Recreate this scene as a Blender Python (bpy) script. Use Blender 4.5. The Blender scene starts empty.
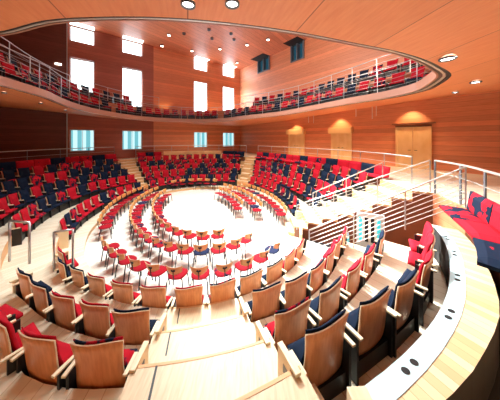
import bpy, bmesh, math, random
import numpy as np
from mathutils import Vector, Matrix
random.seed(7)
COL = bpy.context.scene.collection
HC = 4.0                      # eye height above the stage
PI = math.pi

# ------------------------------------------------------------------ materials
def new_mat(name):
    m = bpy.data.materials.new(name); m.use_nodes = True
    nt = m.node_tree; b = nt.nodes['Principled BSDF']
    return m, nt, b
def plain(name, col, rough=.5, metal=0., spec=.5):
    m, nt, b = new_mat(name)
    b.inputs['Base Color'].default_value = (*col, 1); b.inputs['Roughness'].default_value = rough
    b.inputs['Metallic'].default_value = metal; b.inputs['Specular IOR Level'].default_value = spec
    return m
def emit(name, col, s):
    m = bpy.data.materials.new(name); m.use_nodes = True; nt = m.node_tree
    for n in list(nt.nodes): nt.nodes.remove(n)
    o = nt.nodes.new('ShaderNodeOutputMaterial'); e = nt.nodes.new('ShaderNodeEmission')
    e.inputs[0].default_value = (*col, 1); e.inputs[1].default_value = s
    nt.links.new(e.outputs[0], o.inputs[0]); return m
def ramp(nt, src, stops):
    r = nt.nodes.new('ShaderNodeValToRGB'); el = r.color_ramp.elements
    while len(el) < len(stops): el.new(.5)
    for e, (p, c) in zip(el, stops): e.position = p; e.color = (*c, 1)
    nt.links.new(src, r.inputs[0]); return r.outputs[0]
def mathn(nt, op, a, b=None):
    n = nt.nodes.new('ShaderNodeMath'); n.operation = op
    for i, v in enumerate((a, b)):
        if v is None: continue
        if isinstance(v, (int, float)): n.inputs[i].default_value = v
        else: nt.links.new(v, n.inputs[i])
    return n.outputs[0]
def wood(name, c0, c1, scale=(1, 1, 1), rough=.45, plank=None, seam=(.25, .1, .05), plank_axis='Z', rot=0., var=.28, sw=.045):
    """grained wood; plank = board width along plank_axis with thin dark seams"""
    m, nt, b = new_mat(name); N = nt.nodes; L = nt.links
    tc = N.new('ShaderNodeTexCoord'); mp = N.new('ShaderNodeMapping'); mp.inputs['Scale'].default_value = scale
    src = tc.outputs['Object']
    if rot:
        vr = N.new('ShaderNodeVectorRotate'); vr.rotation_type = 'Z_AXIS'; vr.inputs['Angle'].default_value = rot
        L.new(src, vr.inputs['Vector']); src = vr.outputs[0]
    L.new(src, mp.inputs[0])
    no = N.new('ShaderNodeTexNoise'); no.inputs['Scale'].default_value = 3; no.inputs['Detail'].default_value = 5
    L.new(mp.outputs[0], no.inputs['Vector'])
    col = ramp(nt, no.outputs['Fac'], [(.32, c0), (.68, c1)])
    if plank:
        sp = N.new('ShaderNodeSeparateXYZ'); L.new(src, sp.inputs[0])
        d = mathn(nt, 'DIVIDE', sp.outputs[plank_axis], plank)
        fr = mathn(nt, 'FRACT', d); fl = mathn(nt, 'FLOOR', d)
        wn = N.new('ShaderNodeTexWhiteNoise'); wn.noise_dimensions = '1D'; L.new(fl, wn.inputs['W'])
        v = mathn(nt, 'MULTIPLY_ADD', wn.outputs[0], var); v.node.inputs[2].default_value = 1 - var * .57
        mx = N.new('ShaderNodeMix'); mx.data_type = 'RGBA'; mx.blend_type = 'MULTIPLY'; mx.inputs[0].default_value = 1
        L.new(col, mx.inputs[6]); cb = N.new('ShaderNodeCombineColor')
        for i in range(3): L.new(v, cb.inputs[i])
        L.new(cb.outputs[0], mx.inputs[7]); col = mx.outputs[2]
        lt = mathn(nt, 'LESS_THAN', fr, sw)
        m2 = N.new('ShaderNodeMix'); m2.data_type = 'RGBA'; L.new(lt, m2.inputs[0]); L.new(col, m2.inputs[6])
        m2.inputs[7].default_value = (*seam, 1); col = m2.outputs[2]
    L.new(col, b.inputs['Base Color']); b.inputs['Roughness'].default_value = rough
    return m
def radial_wood(name, c0, c1, centre, n=170, rough=.4, seam=(.3, .2, .1)):
    """boards laid radially about the hall's centre"""
    m, nt, b = new_mat(name); N = nt.nodes; L = nt.links
    tc = N.new('ShaderNodeTexCoord'); sp = N.new('ShaderNodeSeparateXYZ'); L.new(tc.outputs['Object'], sp.inputs[0])
    x = mathn(nt, 'SUBTRACT', sp.outputs[0], centre[0]); y = mathn(nt, 'SUBTRACT', sp.outputs[1], centre[1])
    a = mathn(nt, 'ARCTAN2', y, x); a = mathn(nt, 'MULTIPLY', a, n / (2 * PI))
    fl = mathn(nt, 'FLOOR', a); fr = mathn(nt, 'FRACT', a)
    wn = N.new('ShaderNodeTexWhiteNoise'); wn.noise_dimensions = '1D'; L.new(fl, wn.inputs['W'])
    col = ramp(nt, wn.outputs[0], [(0, c0), (1, c1)])
    lt = mathn(nt, 'LESS_THAN', fr, .05)
    m2 = N.new('ShaderNodeMix'); m2.data_type = 'RGBA'; L.new(lt, m2.inputs[0]); L.new(col, m2.inputs[6])
    m2.inputs[7].default_value = (*seam, 1)
    L.new(m2.outputs[2], b.inputs['Base Color']); b.inputs['Roughness'].default_value = rough
    return m
def fabric(name, c, c2, amount):
    """woven upholstery: c with drifting patches of c2"""
    m, nt, b = new_mat(name); N = nt.nodes; L = nt.links
    tc = N.new('ShaderNodeTexCoord'); no = N.new('ShaderNodeTexNoise'); no.inputs['Scale'].default_value = 4.5
    no.inputs['Detail'].default_value = 3; L.new(tc.outputs['Object'], no.inputs['Vector'])
    col = ramp(nt, no.outputs['Fac'], [(amount, c2), (amount + .03, c)])
    L.new(col, b.inputs['Base Color']); b.inputs['Roughness'].default_value = .85
    b.inputs['Specular IOR Level'].default_value = .2
    return m

RED, NAVY = (.46, .006, .02), (.004, .013, .036)
M = {}
M['wall'] = wood('red_wood_wall', (.66, .22, .10), (.76, .29, .14), (.6, .6, 6), plank=.24, seam=(.42, .12, .055))
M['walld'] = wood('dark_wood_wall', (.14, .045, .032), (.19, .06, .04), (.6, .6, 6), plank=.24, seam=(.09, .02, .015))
M['soffit'] = wood('orange_wood_soffit', (.76, .25, .10), (.83, .31, .13), (7, 1, 1), plank=1.557, seam=(.35, .1, .04), plank_axis='X', rot=-.305, var=.07, sw=.011)
M['ceil'] = wood('ceiling_wood', (.62, .20, .10), (.72, .27, .14), (1, 6, 1), plank=.42, seam=(.3, .08, .04), plank_axis='Y', rot=-.9)
M['shell'] = wood('plywood_shell', (.68, .26, .10), (.84, .38, .17), (9, 9, .8), rough=.35)
M['chairback'] = wood('beech_ply', (.64, .25, .06), (.74, .33, .10), (1, 1, 9), rough=.35)
M['edge'] = plain('pale_ply_edge', (.80, .62, .42), .4)
M['pale'] = wood('pale_maple', (.80, .66, .42), (.88, .76, .55), (8, 1, 1), rough=.4)
M['floor'] = wood('stage_boards', (.84, .80, .70), (.92, .89, .81), (1, 8, 1), rough=.35, plank=.12, seam=(.66, .6, .5), plank_axis='X', rot=.45)
M['terr'] = radial_wood('terrace_boards', (.78, .68, .50), (.88, .80, .64), (-2.8, 10.6), 300, seam=(.6, .46, .28))
M['aisle'] = wood('aisle_treads', (.62, .48, .29), (.74, .61, .41), (14, 1.5, 1), rough=.45)
M['walk'] = radial_wood('walkway_boards', (.62, .40, .20), (.84, .66, .40), (-2.8, 10.6), 620, seam=(.5, .3, .15))
M['void_floor'] = plain('black_void_floor', (.012, .01, .01), .95)
M['riser'] = plain('riser_wood', (.70, .40, .18), .5)
M['red'] = fabric('red_fabric', RED, NAVY, .30)
M['navy'] = fabric('navy_fabric', NAVY, RED, .30)
M['mix'] = fabric('red_and_navy_fabric', RED, NAVY, .47)
for q, (p_, r_, a_) in {'red': ((.30, .003, .012), (.01, .012, .04), .30), 'mix': ((.30, .003, .012), (.01, .012, .04), .48), 'navy': ((.012, .02, .06), (.30, .003, .012), .36)}.items(): M['stage_' + q] = fabric('stage_chair_%s_fabric' % q, p_, r_, a_)
M['black'] = plain('black_steel', (.012, .012, .014), .5)
M['chrome'] = plain('dark_chrome', (.03, .03, .035), .35, .4)
M['steel'] = plain('satin_steel', (.55, .56, .58), .32, .9)
M['silver'] = plain('pale_steel', (.74, .72, .68), .35, .7)
M['darkst'] = plain('grey_steel_paint', (.16, .17, .19), .45, .3)
M['mauve'] = plain('grey_rim_paint', (.42, .20, .14), .4, 0.)
M['rimdark'] = plain('dark_rim_steel', (.08, .075, .08), .4, .5)
M['strip'] = plain('pale_blue_floor_strip', (.55, .78, .84), .4)
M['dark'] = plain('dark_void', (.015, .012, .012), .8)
M['door'] = wood('honey_door_wood', (.80, .47, .20), (.88, .57, .28), (1, 1, .6), rough=.4)
M['doorframe'] = plain('dark_header_wood', (.22, .07, .03), .5)
M['pane'] = emit('daylit_pane', (.80, .95, 1.0), 4.0)
M['veil'] = emit('daylit_veil', (.62, .95, 1.), 1.1)
M['curtain'] = emit('daylit_curtain', (.25, .75, .85), .75)
M['bluepane'] = emit('dusk_pane', (.03, .12, .18), .6)
M['lamp'] = emit('lamp_glow', (1, .9, .75), 12)
M['lampw'] = emit('lamp_cool', (.95, 1, .95), 9)
M['white'] = plain('white_enamel', (.8, .8, .78), .4)
M['green'] = emit('exit_green', (.03, .6, .2), 1.0)
M['cyan'] = emit('cyan_screen', (.08, .6, .62), 1.2)

# ------------------------------------------------------------------ mesh helpers
def link(name, bm, mats, parent=None, smooth=False, loc=None, rz=0.):
    me = bpy.data.meshes.new(name); bmesh.ops.recalc_face_normals(bm, faces=bm.faces[:]); bm.to_mesh(me); bm.free()
    for m in (mats if isinstance(mats, (list, tuple)) else [mats]): me.materials.append(M[m] if isinstance(m, str) else m)
    if smooth:
        for p in me.polygons: p.use_smooth = True
    o = bpy.data.objects.new(name, me); COL.objects.link(o)
    if parent: o.parent = parent
    if loc is not None: o.location = loc
    if rz: o.rotation_euler = (0, 0, rz)
    return o
def tag(o, label, cat, group=None):
    o['label'] = label; o['category'] = cat
    if group: o['group'] = group
    return o
def struct(o, label=None, cat=None):
    o['kind'] = 'structure'
    if label: o['label'] = label
    if cat: o['category'] = cat
    return o
def empty(name, loc, rz, label, cat, group=None):
    o = bpy.data.objects.new(name, None); COL.objects.link(o); o.location = loc; o.rotation_euler = (0, 0, rz)
    o.empty_display_size = .1
    return tag(o, label, cat, group)
def box(bm, x0, x1, y0, y1, z0, z1, mi=0, mat=None, bevel=0.):
    vs = [bm.verts.new(Vector((x, y, z)) if mat is None else mat @ Vector((x, y, z)))
          for x, y, z in ((x0, y0, z0), (x1, y0, z0), (x1, y1, z0), (x0, y1, z0), (x0, y0, z1), (x1, y0, z1), (x1, y1, z1), (x0, y1, z1))]
    fs = [bm.faces.new([vs[i] for i in q]) for q in ((0, 3, 2, 1), (4, 5, 6, 7), (0, 1, 5, 4), (1, 2, 6, 5), (2, 3, 7, 6), (3, 0, 4, 7))]
    for f in fs: f.material_index = mi
    if bevel:
        es = {e for f in fs for e in f.edges}
        r = bmesh.ops.bevel(bm, geom=list(es), offset=bevel, segments=2, affect='EDGES', profile=.6)
        for f in r['faces']: f.material_index = mi
    return fs
def tube(bm, pts, r, n=6, mi=0, closed=False):
    pts = [Vector(p) for p in pts]; rings = []; N = len(pts)
    for i, p in enumerate(pts):
        a = pts[(i - 1) % N] if (closed or i > 0) else p; b = pts[(i + 1) % N] if (closed or i < N - 1) else p
        d = (b - a).normalized(); ref = Vector((0, 0, 1)) if abs(d.z) < .9 else Vector((0, 1, 0))
        s = d.cross(ref).normalized(); t = s.cross(d).normalized()
        rings.append([bm.verts.new(p + s * r * math.cos(2 * PI * k / n) + t * r * math.sin(2 * PI * k / n)) for k in range(n)])
    for i in range(N if closed else N - 1):
        A, B = rings[i], rings[(i + 1) % N]
        for k in range(n):
            bm.faces.new((A[k], A[(k + 1) % n], B[(k + 1) % n], B[k])).material_index = mi
    if not closed:
        bm.faces.new(rings[0]).material_index = mi; bm.faces.new(rings[-1][::-1]).material_index = mi
def disc(bm, c, r, h, n=20, mi=0, mi_rim=None, sx=1., sy=1.):
    lo = [bm.verts.new((c[0] + r * sx * math.cos(2 * PI * k / n), c[1] + r * sy * math.sin(2 * PI * k / n), c[2])) for k in range(n)]
    hi = [bm.verts.new((v.co.x, v.co.y, c[2] + h)) for v in lo]
    bm.faces.new(lo[::-1]).material_index = mi; bm.faces.new(hi).material_index = mi
    for k in range(n): bm.faces.new((lo[k], lo[(k + 1) % n], hi[(k + 1) % n], hi[k])).material_index = mi if mi_rim is None else mi_rim
def sheet(bm, front, back, nu, nv, mi_f=0, mi_b=0, mi_r=0):
    """closed slab between two parametric surfaces f(u,v), u,v in 0..1"""
    F = [[bm.verts.new(front(i / nu, j / nv)) for j in range(nv + 1)] for i in range(nu + 1)]
    B = [[bm.verts.new(back(i / nu, j / nv)) for j in range(nv + 1)] for i in range(nu + 1)]
    for i in range(nu):
        for j in range(nv):
            bm.faces.new((F[i][j], F[i + 1][j], F[i + 1][j + 1], F[i][j + 1])).material_index = mi_f
            bm.faces.new((B[i][j], B[i][j + 1], B[i + 1][j + 1], B[i + 1][j])).material_index = mi_b
    loop = [(i, 0) for i in range(nu)] + [(nu, j) for j in range(nv)] + [(i, nv) for i in range(nu, 0, -1)] + [(0, j) for j in range(nv, 0, -1)]
    for k in range(len(loop)):
        a, b = loop[k], loop[(k + 1) % len(loop)]
        bm.faces.new((F[a[0]][a[1]], B[a[0]][a[1]], B[b[0]][b[1]], F[b[0]][b[1]])).material_index = mi_r

# ------------------------------------------------------------------ plan of the hall
C = np.array([-2.8, 10.6])
class Curve:
    """closed plan curve: radius about C as a periodic cubic through control points (x, y[, h])"""
    def __init__(s, pts):
        P = np.array(pts, float); d = P[:, :2] - C; a = np.degrees(np.arctan2(d[:, 1], d[:, 0])) % 360
        o = np.argsort(a); s.a = a[o]; s.r = np.hypot(d[:, 0], d[:, 1])[o]; s.h = P[o, 2] if P.shape[1] > 2 else None
    def _ev(s, y, t):
        t = t % 360; n = len(s.a); i = int(np.searchsorted(s.a, t, 'right')) - 1
        g = lambda k: (s.a[k % n] + 360 * (k // n), y[k % n])
        (a0, y0), (a1, y1), (a2, y2), (a3, y3) = g(i - 1), g(i), g(i + 1), g(i + 2)
        if t < a1: t += 360
        def sl(p, q, r, yp, yq, yr):
            d1, d2 = (yq - yp) / (q - p), (yr - yq) / (r - q)
            return 0. if d1 * d2 <= 0 else 2 * d1 * d2 / (d1 + d2)
        m1, m2 = sl(a0, a1, a2, y0, y1, y2), sl(a1, a2, a3, y1, y2, y3)
        h = a2 - a1; x = (t - a1) / h
        return (2*x**3 - 3*x*x + 1)*y1 + (x**3 - 2*x*x + x)*h*m1 + (-2*x**3 + 3*x*x)*y2 + (x**3 - x*x)*h*m2
    def rad(s, t): return float(s._ev(s.r, t))
    def hgt(s, t): return float(s._ev(s.h, t))
def pol(t, r): return (C[0] + r * math.cos(math.radians(t)), C[1] + r * math.sin(math.radians(t)))
def ang(x, y): return math.degrees(math.atan2(y - C[1], x - C[0])) % 360
def ell_pt(o, t):                                        # loose chair rings: one tilted ellipse and its offsets
    a, b, th = 2.84 + o, 4.65 + o, .448
    x, y = a * math.cos(t), b * math.sin(t)
    return C[0] + x * math.cos(th) - y * math.sin(th), C[1] + x * math.sin(th) + y * math.cos(th)

ROW1 = [(-5.06,5.3),(-4.2,4.72),(-3.35,4.35),(-1.95,3.99),(-1.22,3.98),(-.57,4.12),(.05,4.39),(.64,4.76),(1.46,5.66),(2.1,7.3),(2.3,9.4),(2.0,12.0),
        (.7,14.8),(-2.2,16.4),(-5,16.0),(-7.5,13.4),(-8.0,11.0),(-7.65,8.9),(-6.78,7.14)]
BENCH = [(-11.8,8.0),(-11.9,9.8),(-11.7,11.4),(-11.1,13.2),(-9.6,15.4),(-6.5,17.9),(-3,18.7),(.3,17.2),(2.8,14.4),(4.2,12.4),(5.1,10.9),(5.6,9.0),
         (5.6,6.6),(5.1,4.75),(4.72,4.07),(4.41,3.53),(3.92,2.78),(3.0,1.95),(2.36,1.55),(1.7,1.2),(.2,.3),(-2,-.3),(-5,.6),(-8.5,3.2),(-10.8,5.8)]
c1, cB = Curve(ROW1), Curve(BENCH)
W = {2: .27, 3: .445, 4: .62, 5: .80}
MEAS = {2: [(-4.29,3.75),(-3.69,3.45),(-3.04,3.2),(-2.39,3.04),(-1.75,2.92),(.3,3.38),(.87,3.62),(1.39,4.0),(1.87,4.51),(2.25,5.0),(2.63,5.48)],
        3: [(-3.6,2.8),(-2.37,2.2),(-1.64,2.13),(.57,2.58),(1.23,2.96),(1.83,3.42),(2.37,3.89),(3.0,4.5)],
        4: [(.78,1.97),(1.47,2.3),(2.08,2.6),(2.75,3.05),(3.32,3.63),(3.72,4.1)]}
ROWC = {1: c1}
for k in (2, 3, 4, 5):
    pts = list(MEAS.get(k, []))
    lo, hi = (238, 330) if k in (2, 3) else ((240, 330) if k == 4 else (400, 500))
    for t in range(0, 360, 10):
        if lo < t < hi: continue
        pts.append(pol(t, c1.rad(t) + W[k] * (cB.rad(t) - c1.rad(t))))
    if k == 4: pts += [(-.9, 1.35), (-2.4, 1.4), (-4.0, 2.0), (-5.6, 3.2)]
    ROWC[k] = Curve(pts)
ROWZ = {1: .15, 2: .6, 3: .95, 4: 1.3, 5: 1.65}
BZ, KZ = 1.98, 2.32                                     # bench floor, corridor floor
def inward(curve, t):
    a, b = np.array(pol(t - 1.5, curve.rad(t - 1.5))), np.array(pol(t + 1.5, curve.rad(t + 1.5)))
    d = b - a; n = np.array([-d[1], d[0]]); return n / np.hypot(*n)      # points to the centre
def facing(n): return math.atan2(n[1], n[0]) - PI / 2                     # z-rotation that turns local +y along n

# ------------------------------------------------------------------ room box
F0 = np.array([-1.2, 24.]); eL = np.array([-1.25, -1]) / math.hypot(1.25, 1); eR = np.array([.8, -1]) / math.hypot(.8, 1)
LL, LR, CZ = 27., 24.5, HC + 8.2
def sL(px):                                             # distance along the left wall seen at picture column px
    u = (px - 250) / 200; Y = 31.2 / (1.25 - u); return (24 - Y) / -eL[1] 
def sR(px):
    u = (px - 250) / 200; Y = 18. / (.8 + u); return (24 - Y) / -eR[1]
def frame(origin, e, n):                                # local x along wall, local y into the room, z up
    m = Matrix.Identity(4); m.col[0] = (*e, 0, 0); m.col[1] = (*n, 0, 0); m.col[2] = (0, 0, 1, 0); m.col[3] = (*origin, 0, 1); return m
nL = np.array([1, -1.25]) / math.hypot(1, 1.25); nR = np.array([-1, -.8]) / math.hypot(1, .8)
FL, FR = frame(F0, eL, nL), frame(F0, eR, nR)
def wall(name, mat, fr, s0, s1, z0, z1, holes, proud=0., thick=.35):
    ss = sorted({s0, s1, *[h[0] for h in holes], *[h[1] for h in holes]}); zz = sorted({z0, z1, *[h[2] for h in holes], *[h[3] for h in holes]})
    bm = bmesh.new()
    for a, b in zip(ss, ss[1:]):
        for c, d in zip(zz, zz[1:]):
            if any(h[0] <= a and b <= h[1] and h[2] <= c and d <= h[3] for h in holes): continue
            box(bm, a, b, -thick, proud, c, d)
    bmesh.ops.remove_doubles(bm, verts=bm.verts[:], dist=1e-4)
    o = link(name, bm, mat); o.matrix_world = fr
    return struct(o)
wcols = [(70, 94.5), (122, 142), (194, 207.5), (223, 234.5)]
holesL = []; wins = []
for i, (a, b) in enumerate(wcols):
    s1, s0 = sL(a), sL(b)
    for z0, z1, kind in ((HC - .98, HC + .62, 'low'), (HC + 2.35, HC + 5.85, 'mid'), (HC + 7.05, HC + 8.2, 'top')):
        holesL.append((s0, s1, z0, z1)); wins.append((s0, s1, z0, z1, kind, i))
sA, sBk = sL(153), sL(67)
inr = lambda h, a, b: h[0] >= a and h[1] <= b
wall('wall_far', 'wall', FL, -.35, sA, -.5, CZ, [h for h in holesL if h[1] < sA], 0)
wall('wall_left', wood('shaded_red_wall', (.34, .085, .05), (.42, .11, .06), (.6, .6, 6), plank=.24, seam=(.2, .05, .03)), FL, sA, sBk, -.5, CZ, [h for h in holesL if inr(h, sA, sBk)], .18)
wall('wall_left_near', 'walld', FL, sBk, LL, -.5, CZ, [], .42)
bm = bmesh.new(); box(bm, sBk - .06, sBk, .43, .47, 1.5, CZ - .02); o = link('trim_1', bm, 'steel'); o.matrix_world = FL; struct(o)
darkw = [(sR(258), sR(270), HC + 6.85, HC + 8.2), (sR(291), sR(304.5), HC + 6.7, HC + 8.2)]
wall('wall_right', 'wall', FR, 0, LR, -.5, CZ, darkw, 0)
FB = frame(F0 + eL * LL, eR, nL * -1); 
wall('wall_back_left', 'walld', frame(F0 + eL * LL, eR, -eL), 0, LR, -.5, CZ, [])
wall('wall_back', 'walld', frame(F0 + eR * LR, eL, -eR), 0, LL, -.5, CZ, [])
def rect_slab(name, mat, z0, z1):
    bm = bmesh.new(); P = [F0, F0 + eL * LL, F0 + eL * LL + eR * LR, F0 + eR * LR]
    lo = [bm.verts.new((*p, z0)) for p in P]; hi = [bm.verts.new((*p, z1)) for p in P]
    bm.faces.new(lo); bm.faces.new(hi)
    for k in range(4): bm.faces.new((lo[k], lo[(k + 1) % 4], hi[(k + 1) % 4], hi[k]))
    return struct(link(name, bm, mat))
rect_slab('ceiling', 'ceil', CZ, CZ + .3)
wn = 0
for s0, s1, z0, z1, kind, i in wins:
    wn += 1; pr = .18 if i < 2 else 0.
    bm = bmesh.new(); box(bm, s0, s1, -.2, -.16, z0, z1)
    if kind == 'low':
        # pleated curtain behind the glass
        bm.free(); bm = bmesh.new(); n = 28; V = []
        for k in range(n + 1):
            x = s0 + (s1 - s0) * k / n; y = -.2 + .035 * math.sin(k * 1.7)
            V.append((bm.verts.new((x, y, z0)), bm.verts.new((x, y, z1))))
        for k in range(n): 
            f = bm.faces.new((V[k][0], V[k + 1][0], V[k + 1][1], V[k][1])); f.material_index = 1 if (k // 5) % 2 else 0
    o = link('window_%d' % wn, bm, ['veil', 'curtain'] if kind == 'low' else 'pane'); o.matrix_world = FL; struct(o)
    bm = bmesh.new(); f = .05
    for q in ((s0, s0 + f, z0, z1), (s1 - f, s1, z0, z1), (s0 + f, s1 - f, z0, z0 + f), (s0 + f, s1 - f, z1 - f, z1)): box(bm, q[0], q[1], -.15, -.08, q[2], q[3])
    if kind != 'top': box(bm, (s0 + s1) / 2 - .012, (s0 + s1) / 2 + .012, -.15, -.10, z0 + f, z1 - f)
    link('window_frame', bm, 'white', o)
    if kind == 'top':
        bm = bmesh.new(); box(bm, s0, s1, pr + .0, pr + .55, CZ - .02, CZ - .004); link('light_well_glow', bm, 'pane', o)  # flat glowing slab stands in for daylight in the ceiling well
for s0, s1, z0, z1 in darkw:
    wn += 1; bm = bmesh.new(); s0, s1 = min(s0, s1), max(s0, s1)
    box(bm, s0, s1, -.34, -.30, z0, z1); o = link('window_%d' % wn, bm, 'bluepane'); o.matrix_world = FR; struct(o)
    bm = bmesh.new()
    for q in ((s0, s0 + .12), (s1 - .12, s1), ((s0 + s1) / 2 - .05, (s0 + s1) / 2 + .05)): box(bm, q[0], q[1], -.28, .10, z0, z1 - .02)
    box(bm, s0 + .12, s1 - .12, -.28, .10, z0, z0 + .08)
    link('window_frame', bm, 'darkst', o)
    bm = bmesh.new(); box(bm, s0 - .05, s1 + .05, 0, 1.0, CZ - .02, CZ - .004); link('recess_shade_slab', bm, 'dark', o)  # flat dark slab stands in for the shade of a ceiling recess
# doors on the right wall
for i, (a, b, zt) in enumerate(((396, 432, .74), (331.5, 352, .60), (289, 305, .60))):
    s1, s0 = sR(a), sR(b); s0, s1 = min(s0, s1), max(s0, s1); zt += HC
    bm = bmesh.new()
    mid = (s0 + s1) / 2
    for q in ((s0 + .1, mid - .008), (mid + .008, s1 - .1)): box(bm, q[0], q[1], .02, .07, KZ + .02, zt - .12)
    o = link('door_%d' % (i + 1), bm, 'door'); o.matrix_world = FR; struct(o)
    bm = bmesh.new(); box(bm, s0, s1, .01, .12, zt - .12, zt - .04)
    link('door_header', bm, 'doorframe', o)
    if i == 0:
        bm = bmesh.new(); box(bm, s0 - .15, s1 + .15, .01, .2, zt + .04, zt + .1); link('door_canopy', bm, 'doorframe', o)
    else:
        bm = bmesh.new(); box(bm, s0 - .1, s1 + .1, .01, .3, zt - .28, zt + .16); link('header_box', bm, 'riser', o)
    bm = bmesh.new(); box(bm, s0, s0 + .1, .01, .1, KZ, zt - .12); box(bm, s1 - .1, s1, .01, .1, KZ, zt - .12); link('door_frame', bm, 'door', o)
    for d in (-.09, .09):
        bm = bmesh.new(); tube(bm, [(mid + d, .07, KZ + 1.0), (mid + d, .13, KZ + 1.0), (mid + d + (.12 if d > 0 else -.12), .13, KZ + 1.0)], .014); link('door_handle', bm, 'chrome', o)

# ------------------------------------------------------------------ floors and terraces
def annulus(bm, t0, t1, rin, rout, z1, z0, step=2., mi_top=0, mi_side=1):
    n = max(1, int(math.ceil((t1 - t0) / step))); ring = []
    for k in range(n + 1):
        t = t0 + (t1 - t0) * k / n
        a, b = pol(t, rin(t)), pol(t, rout(t))
        ring.append([bm.verts.new((*a, z1)), bm.verts.new((*b, z1)), bm.verts.new((*b, z0)), bm.verts.new((*a, z0))])
    for k in range(n):
        A, B = ring[k], ring[k + 1]
        for i, mi in ((0, mi_top), (1, mi_side), (2, mi_side), (3, mi_side)):
            bm.faces.new((A[i], A[(i + 1) % 4], B[(i + 1) % 4], B[i])).material_index = mi
    bm.faces.new(ring[0]).material_index = mi_side; bm.faces.new(ring[-1][::-1]).material_index = mi_side
off = lambda c, d: (lambda t: c.rad(t) + d)
T = {1: off(c1, -.72)}
for k in (2, 3, 4, 5): T[k] = off(ROWC[k - 1], -.02)
TB, TK = off(ROWC[5], -.02), off(cB, .10)
def wall_r(t):
    d = np.array([math.cos(math.radians(t)), math.sin(math.radians(t))]); best = 99
    for o, e, n, Ln in ((F0, eL, nL, LL), (F0, eR, nR, LR), (F0 + eL * LL, eR, -eL, LR), (F0 + eR * LR, eL, -eR, LL)):
        q = d @ n
        if q < -1e-6:
            k = ((o - C) @ n) / q
            if 0 < k < best: best = k
    return best
PIT0, PIT1, ST0, ST1 = 320., 331.5, 331.5, 343.        # opening in the tiers, then the right-hand stair
NEAR0, NEAR1 = 291.5, PIT0                              # tiers with the board walkway behind row four
rect_slab('floor', 'floor', -.3, 0.)
struct_floor = []
def terrace(t0, t1, rin, rout, z1, z0=-.0):
    bm = bmesh.new(); annulus(bm, t0, t1, rin, rout, z1, z0); o = link('floor', bm, ['terr', 'riser']); struct(o); return o
for k in (1, 2, 3, 4):
    terrace(ST1, PIT0 + 360, T[k], T[k + 1], ROWZ[k]) if k < 4 else None
terrace(ST1, NEAR0 + 360, T[4], T[5], ROWZ[4])
terrace(ST1, 240 + 360, T[5], TB, ROWZ[5]); 
# camera-side: row five level and bench level as plain steps left of the board walkway
WIN = Curve([pol(t, ROWC[4].rad(t) + .4) for t in range(0, 290, 15)] + [(.91, 1.62), (1.38, 1.84), (2.36, 2.44), (3.0, 3.0), (3.6, 3.65), (4.1, 4.4)] + [pol(t, ROWC[4].rad(t) + .4) for t in range(325, 360, 12)])
terrace(240, NEAR0, T[5], lambda t: ROWC[4].rad(t) + .7, ROWZ[5])
terrace(240, NEAR0, lambda t: ROWC[4].rad(t) + .7, TK, BZ)
terrace(NEAR0, NEAR1, T[4], WIN.rad, ROWZ[4])
EDGE = Curve([pol(t, ROWC[4].rad(t) + 1.0) for t in range(0, 285, 15)] + [(1.2, 1.42), (1.55, 1.56), (1.96, 1.75), (2.16, 1.86), (2.73, 2.2), (3.54, 2.93), (3.93, 3.4), (4.38, 4.0)] + [pol(t, ROWC[4].rad(t) + .8) for t in range(324, 360, 12)])
bm = bmesh.new(); annulus(bm, NEAR0 + .6, NEAR1, lambda t: WIN.rad(t) + .16, EDGE.rad, BZ - .005, 0); struct(link('floor', bm, ['walk', 'dark']))
bm = bmesh.new(); annulus(bm, NEAR0 + .6, NEAR1, EDGE.rad, lambda t: cB.rad(t) + .09, 1.45, 0); struct(link('floor', bm, ['void_floor', 'dark']))  # black floor put in for the darkness beyond the walkway edge
bm = bmesh.new(); annulus(bm, NEAR0 + .6, NEAR1, WIN.rad, lambda t: WIN.rad(t) + .16, BZ, 0); st = struct(link('trim_2', bm, ['strip', 'dark']))
for t in (295.5, 301.5, 307, 312, 316):
    for d in (-.42, .42):
        bm = bmesh.new(); x, y = pol(t + d, WIN.rad(t + d) + .08); disc(bm, (x, y, BZ + .001), .028, .004, 14, sx=1.25); link('cable_hole', bm, 'dark', st)
terrace(ST1, 240 + 360, TB, TK, BZ)
terrace(ST1, PIT0 + 360, TK, wall_r, KZ); terrace(PIT0, ST1, lambda t: cB.rad(t) + .09, wall_r, KZ)
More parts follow.
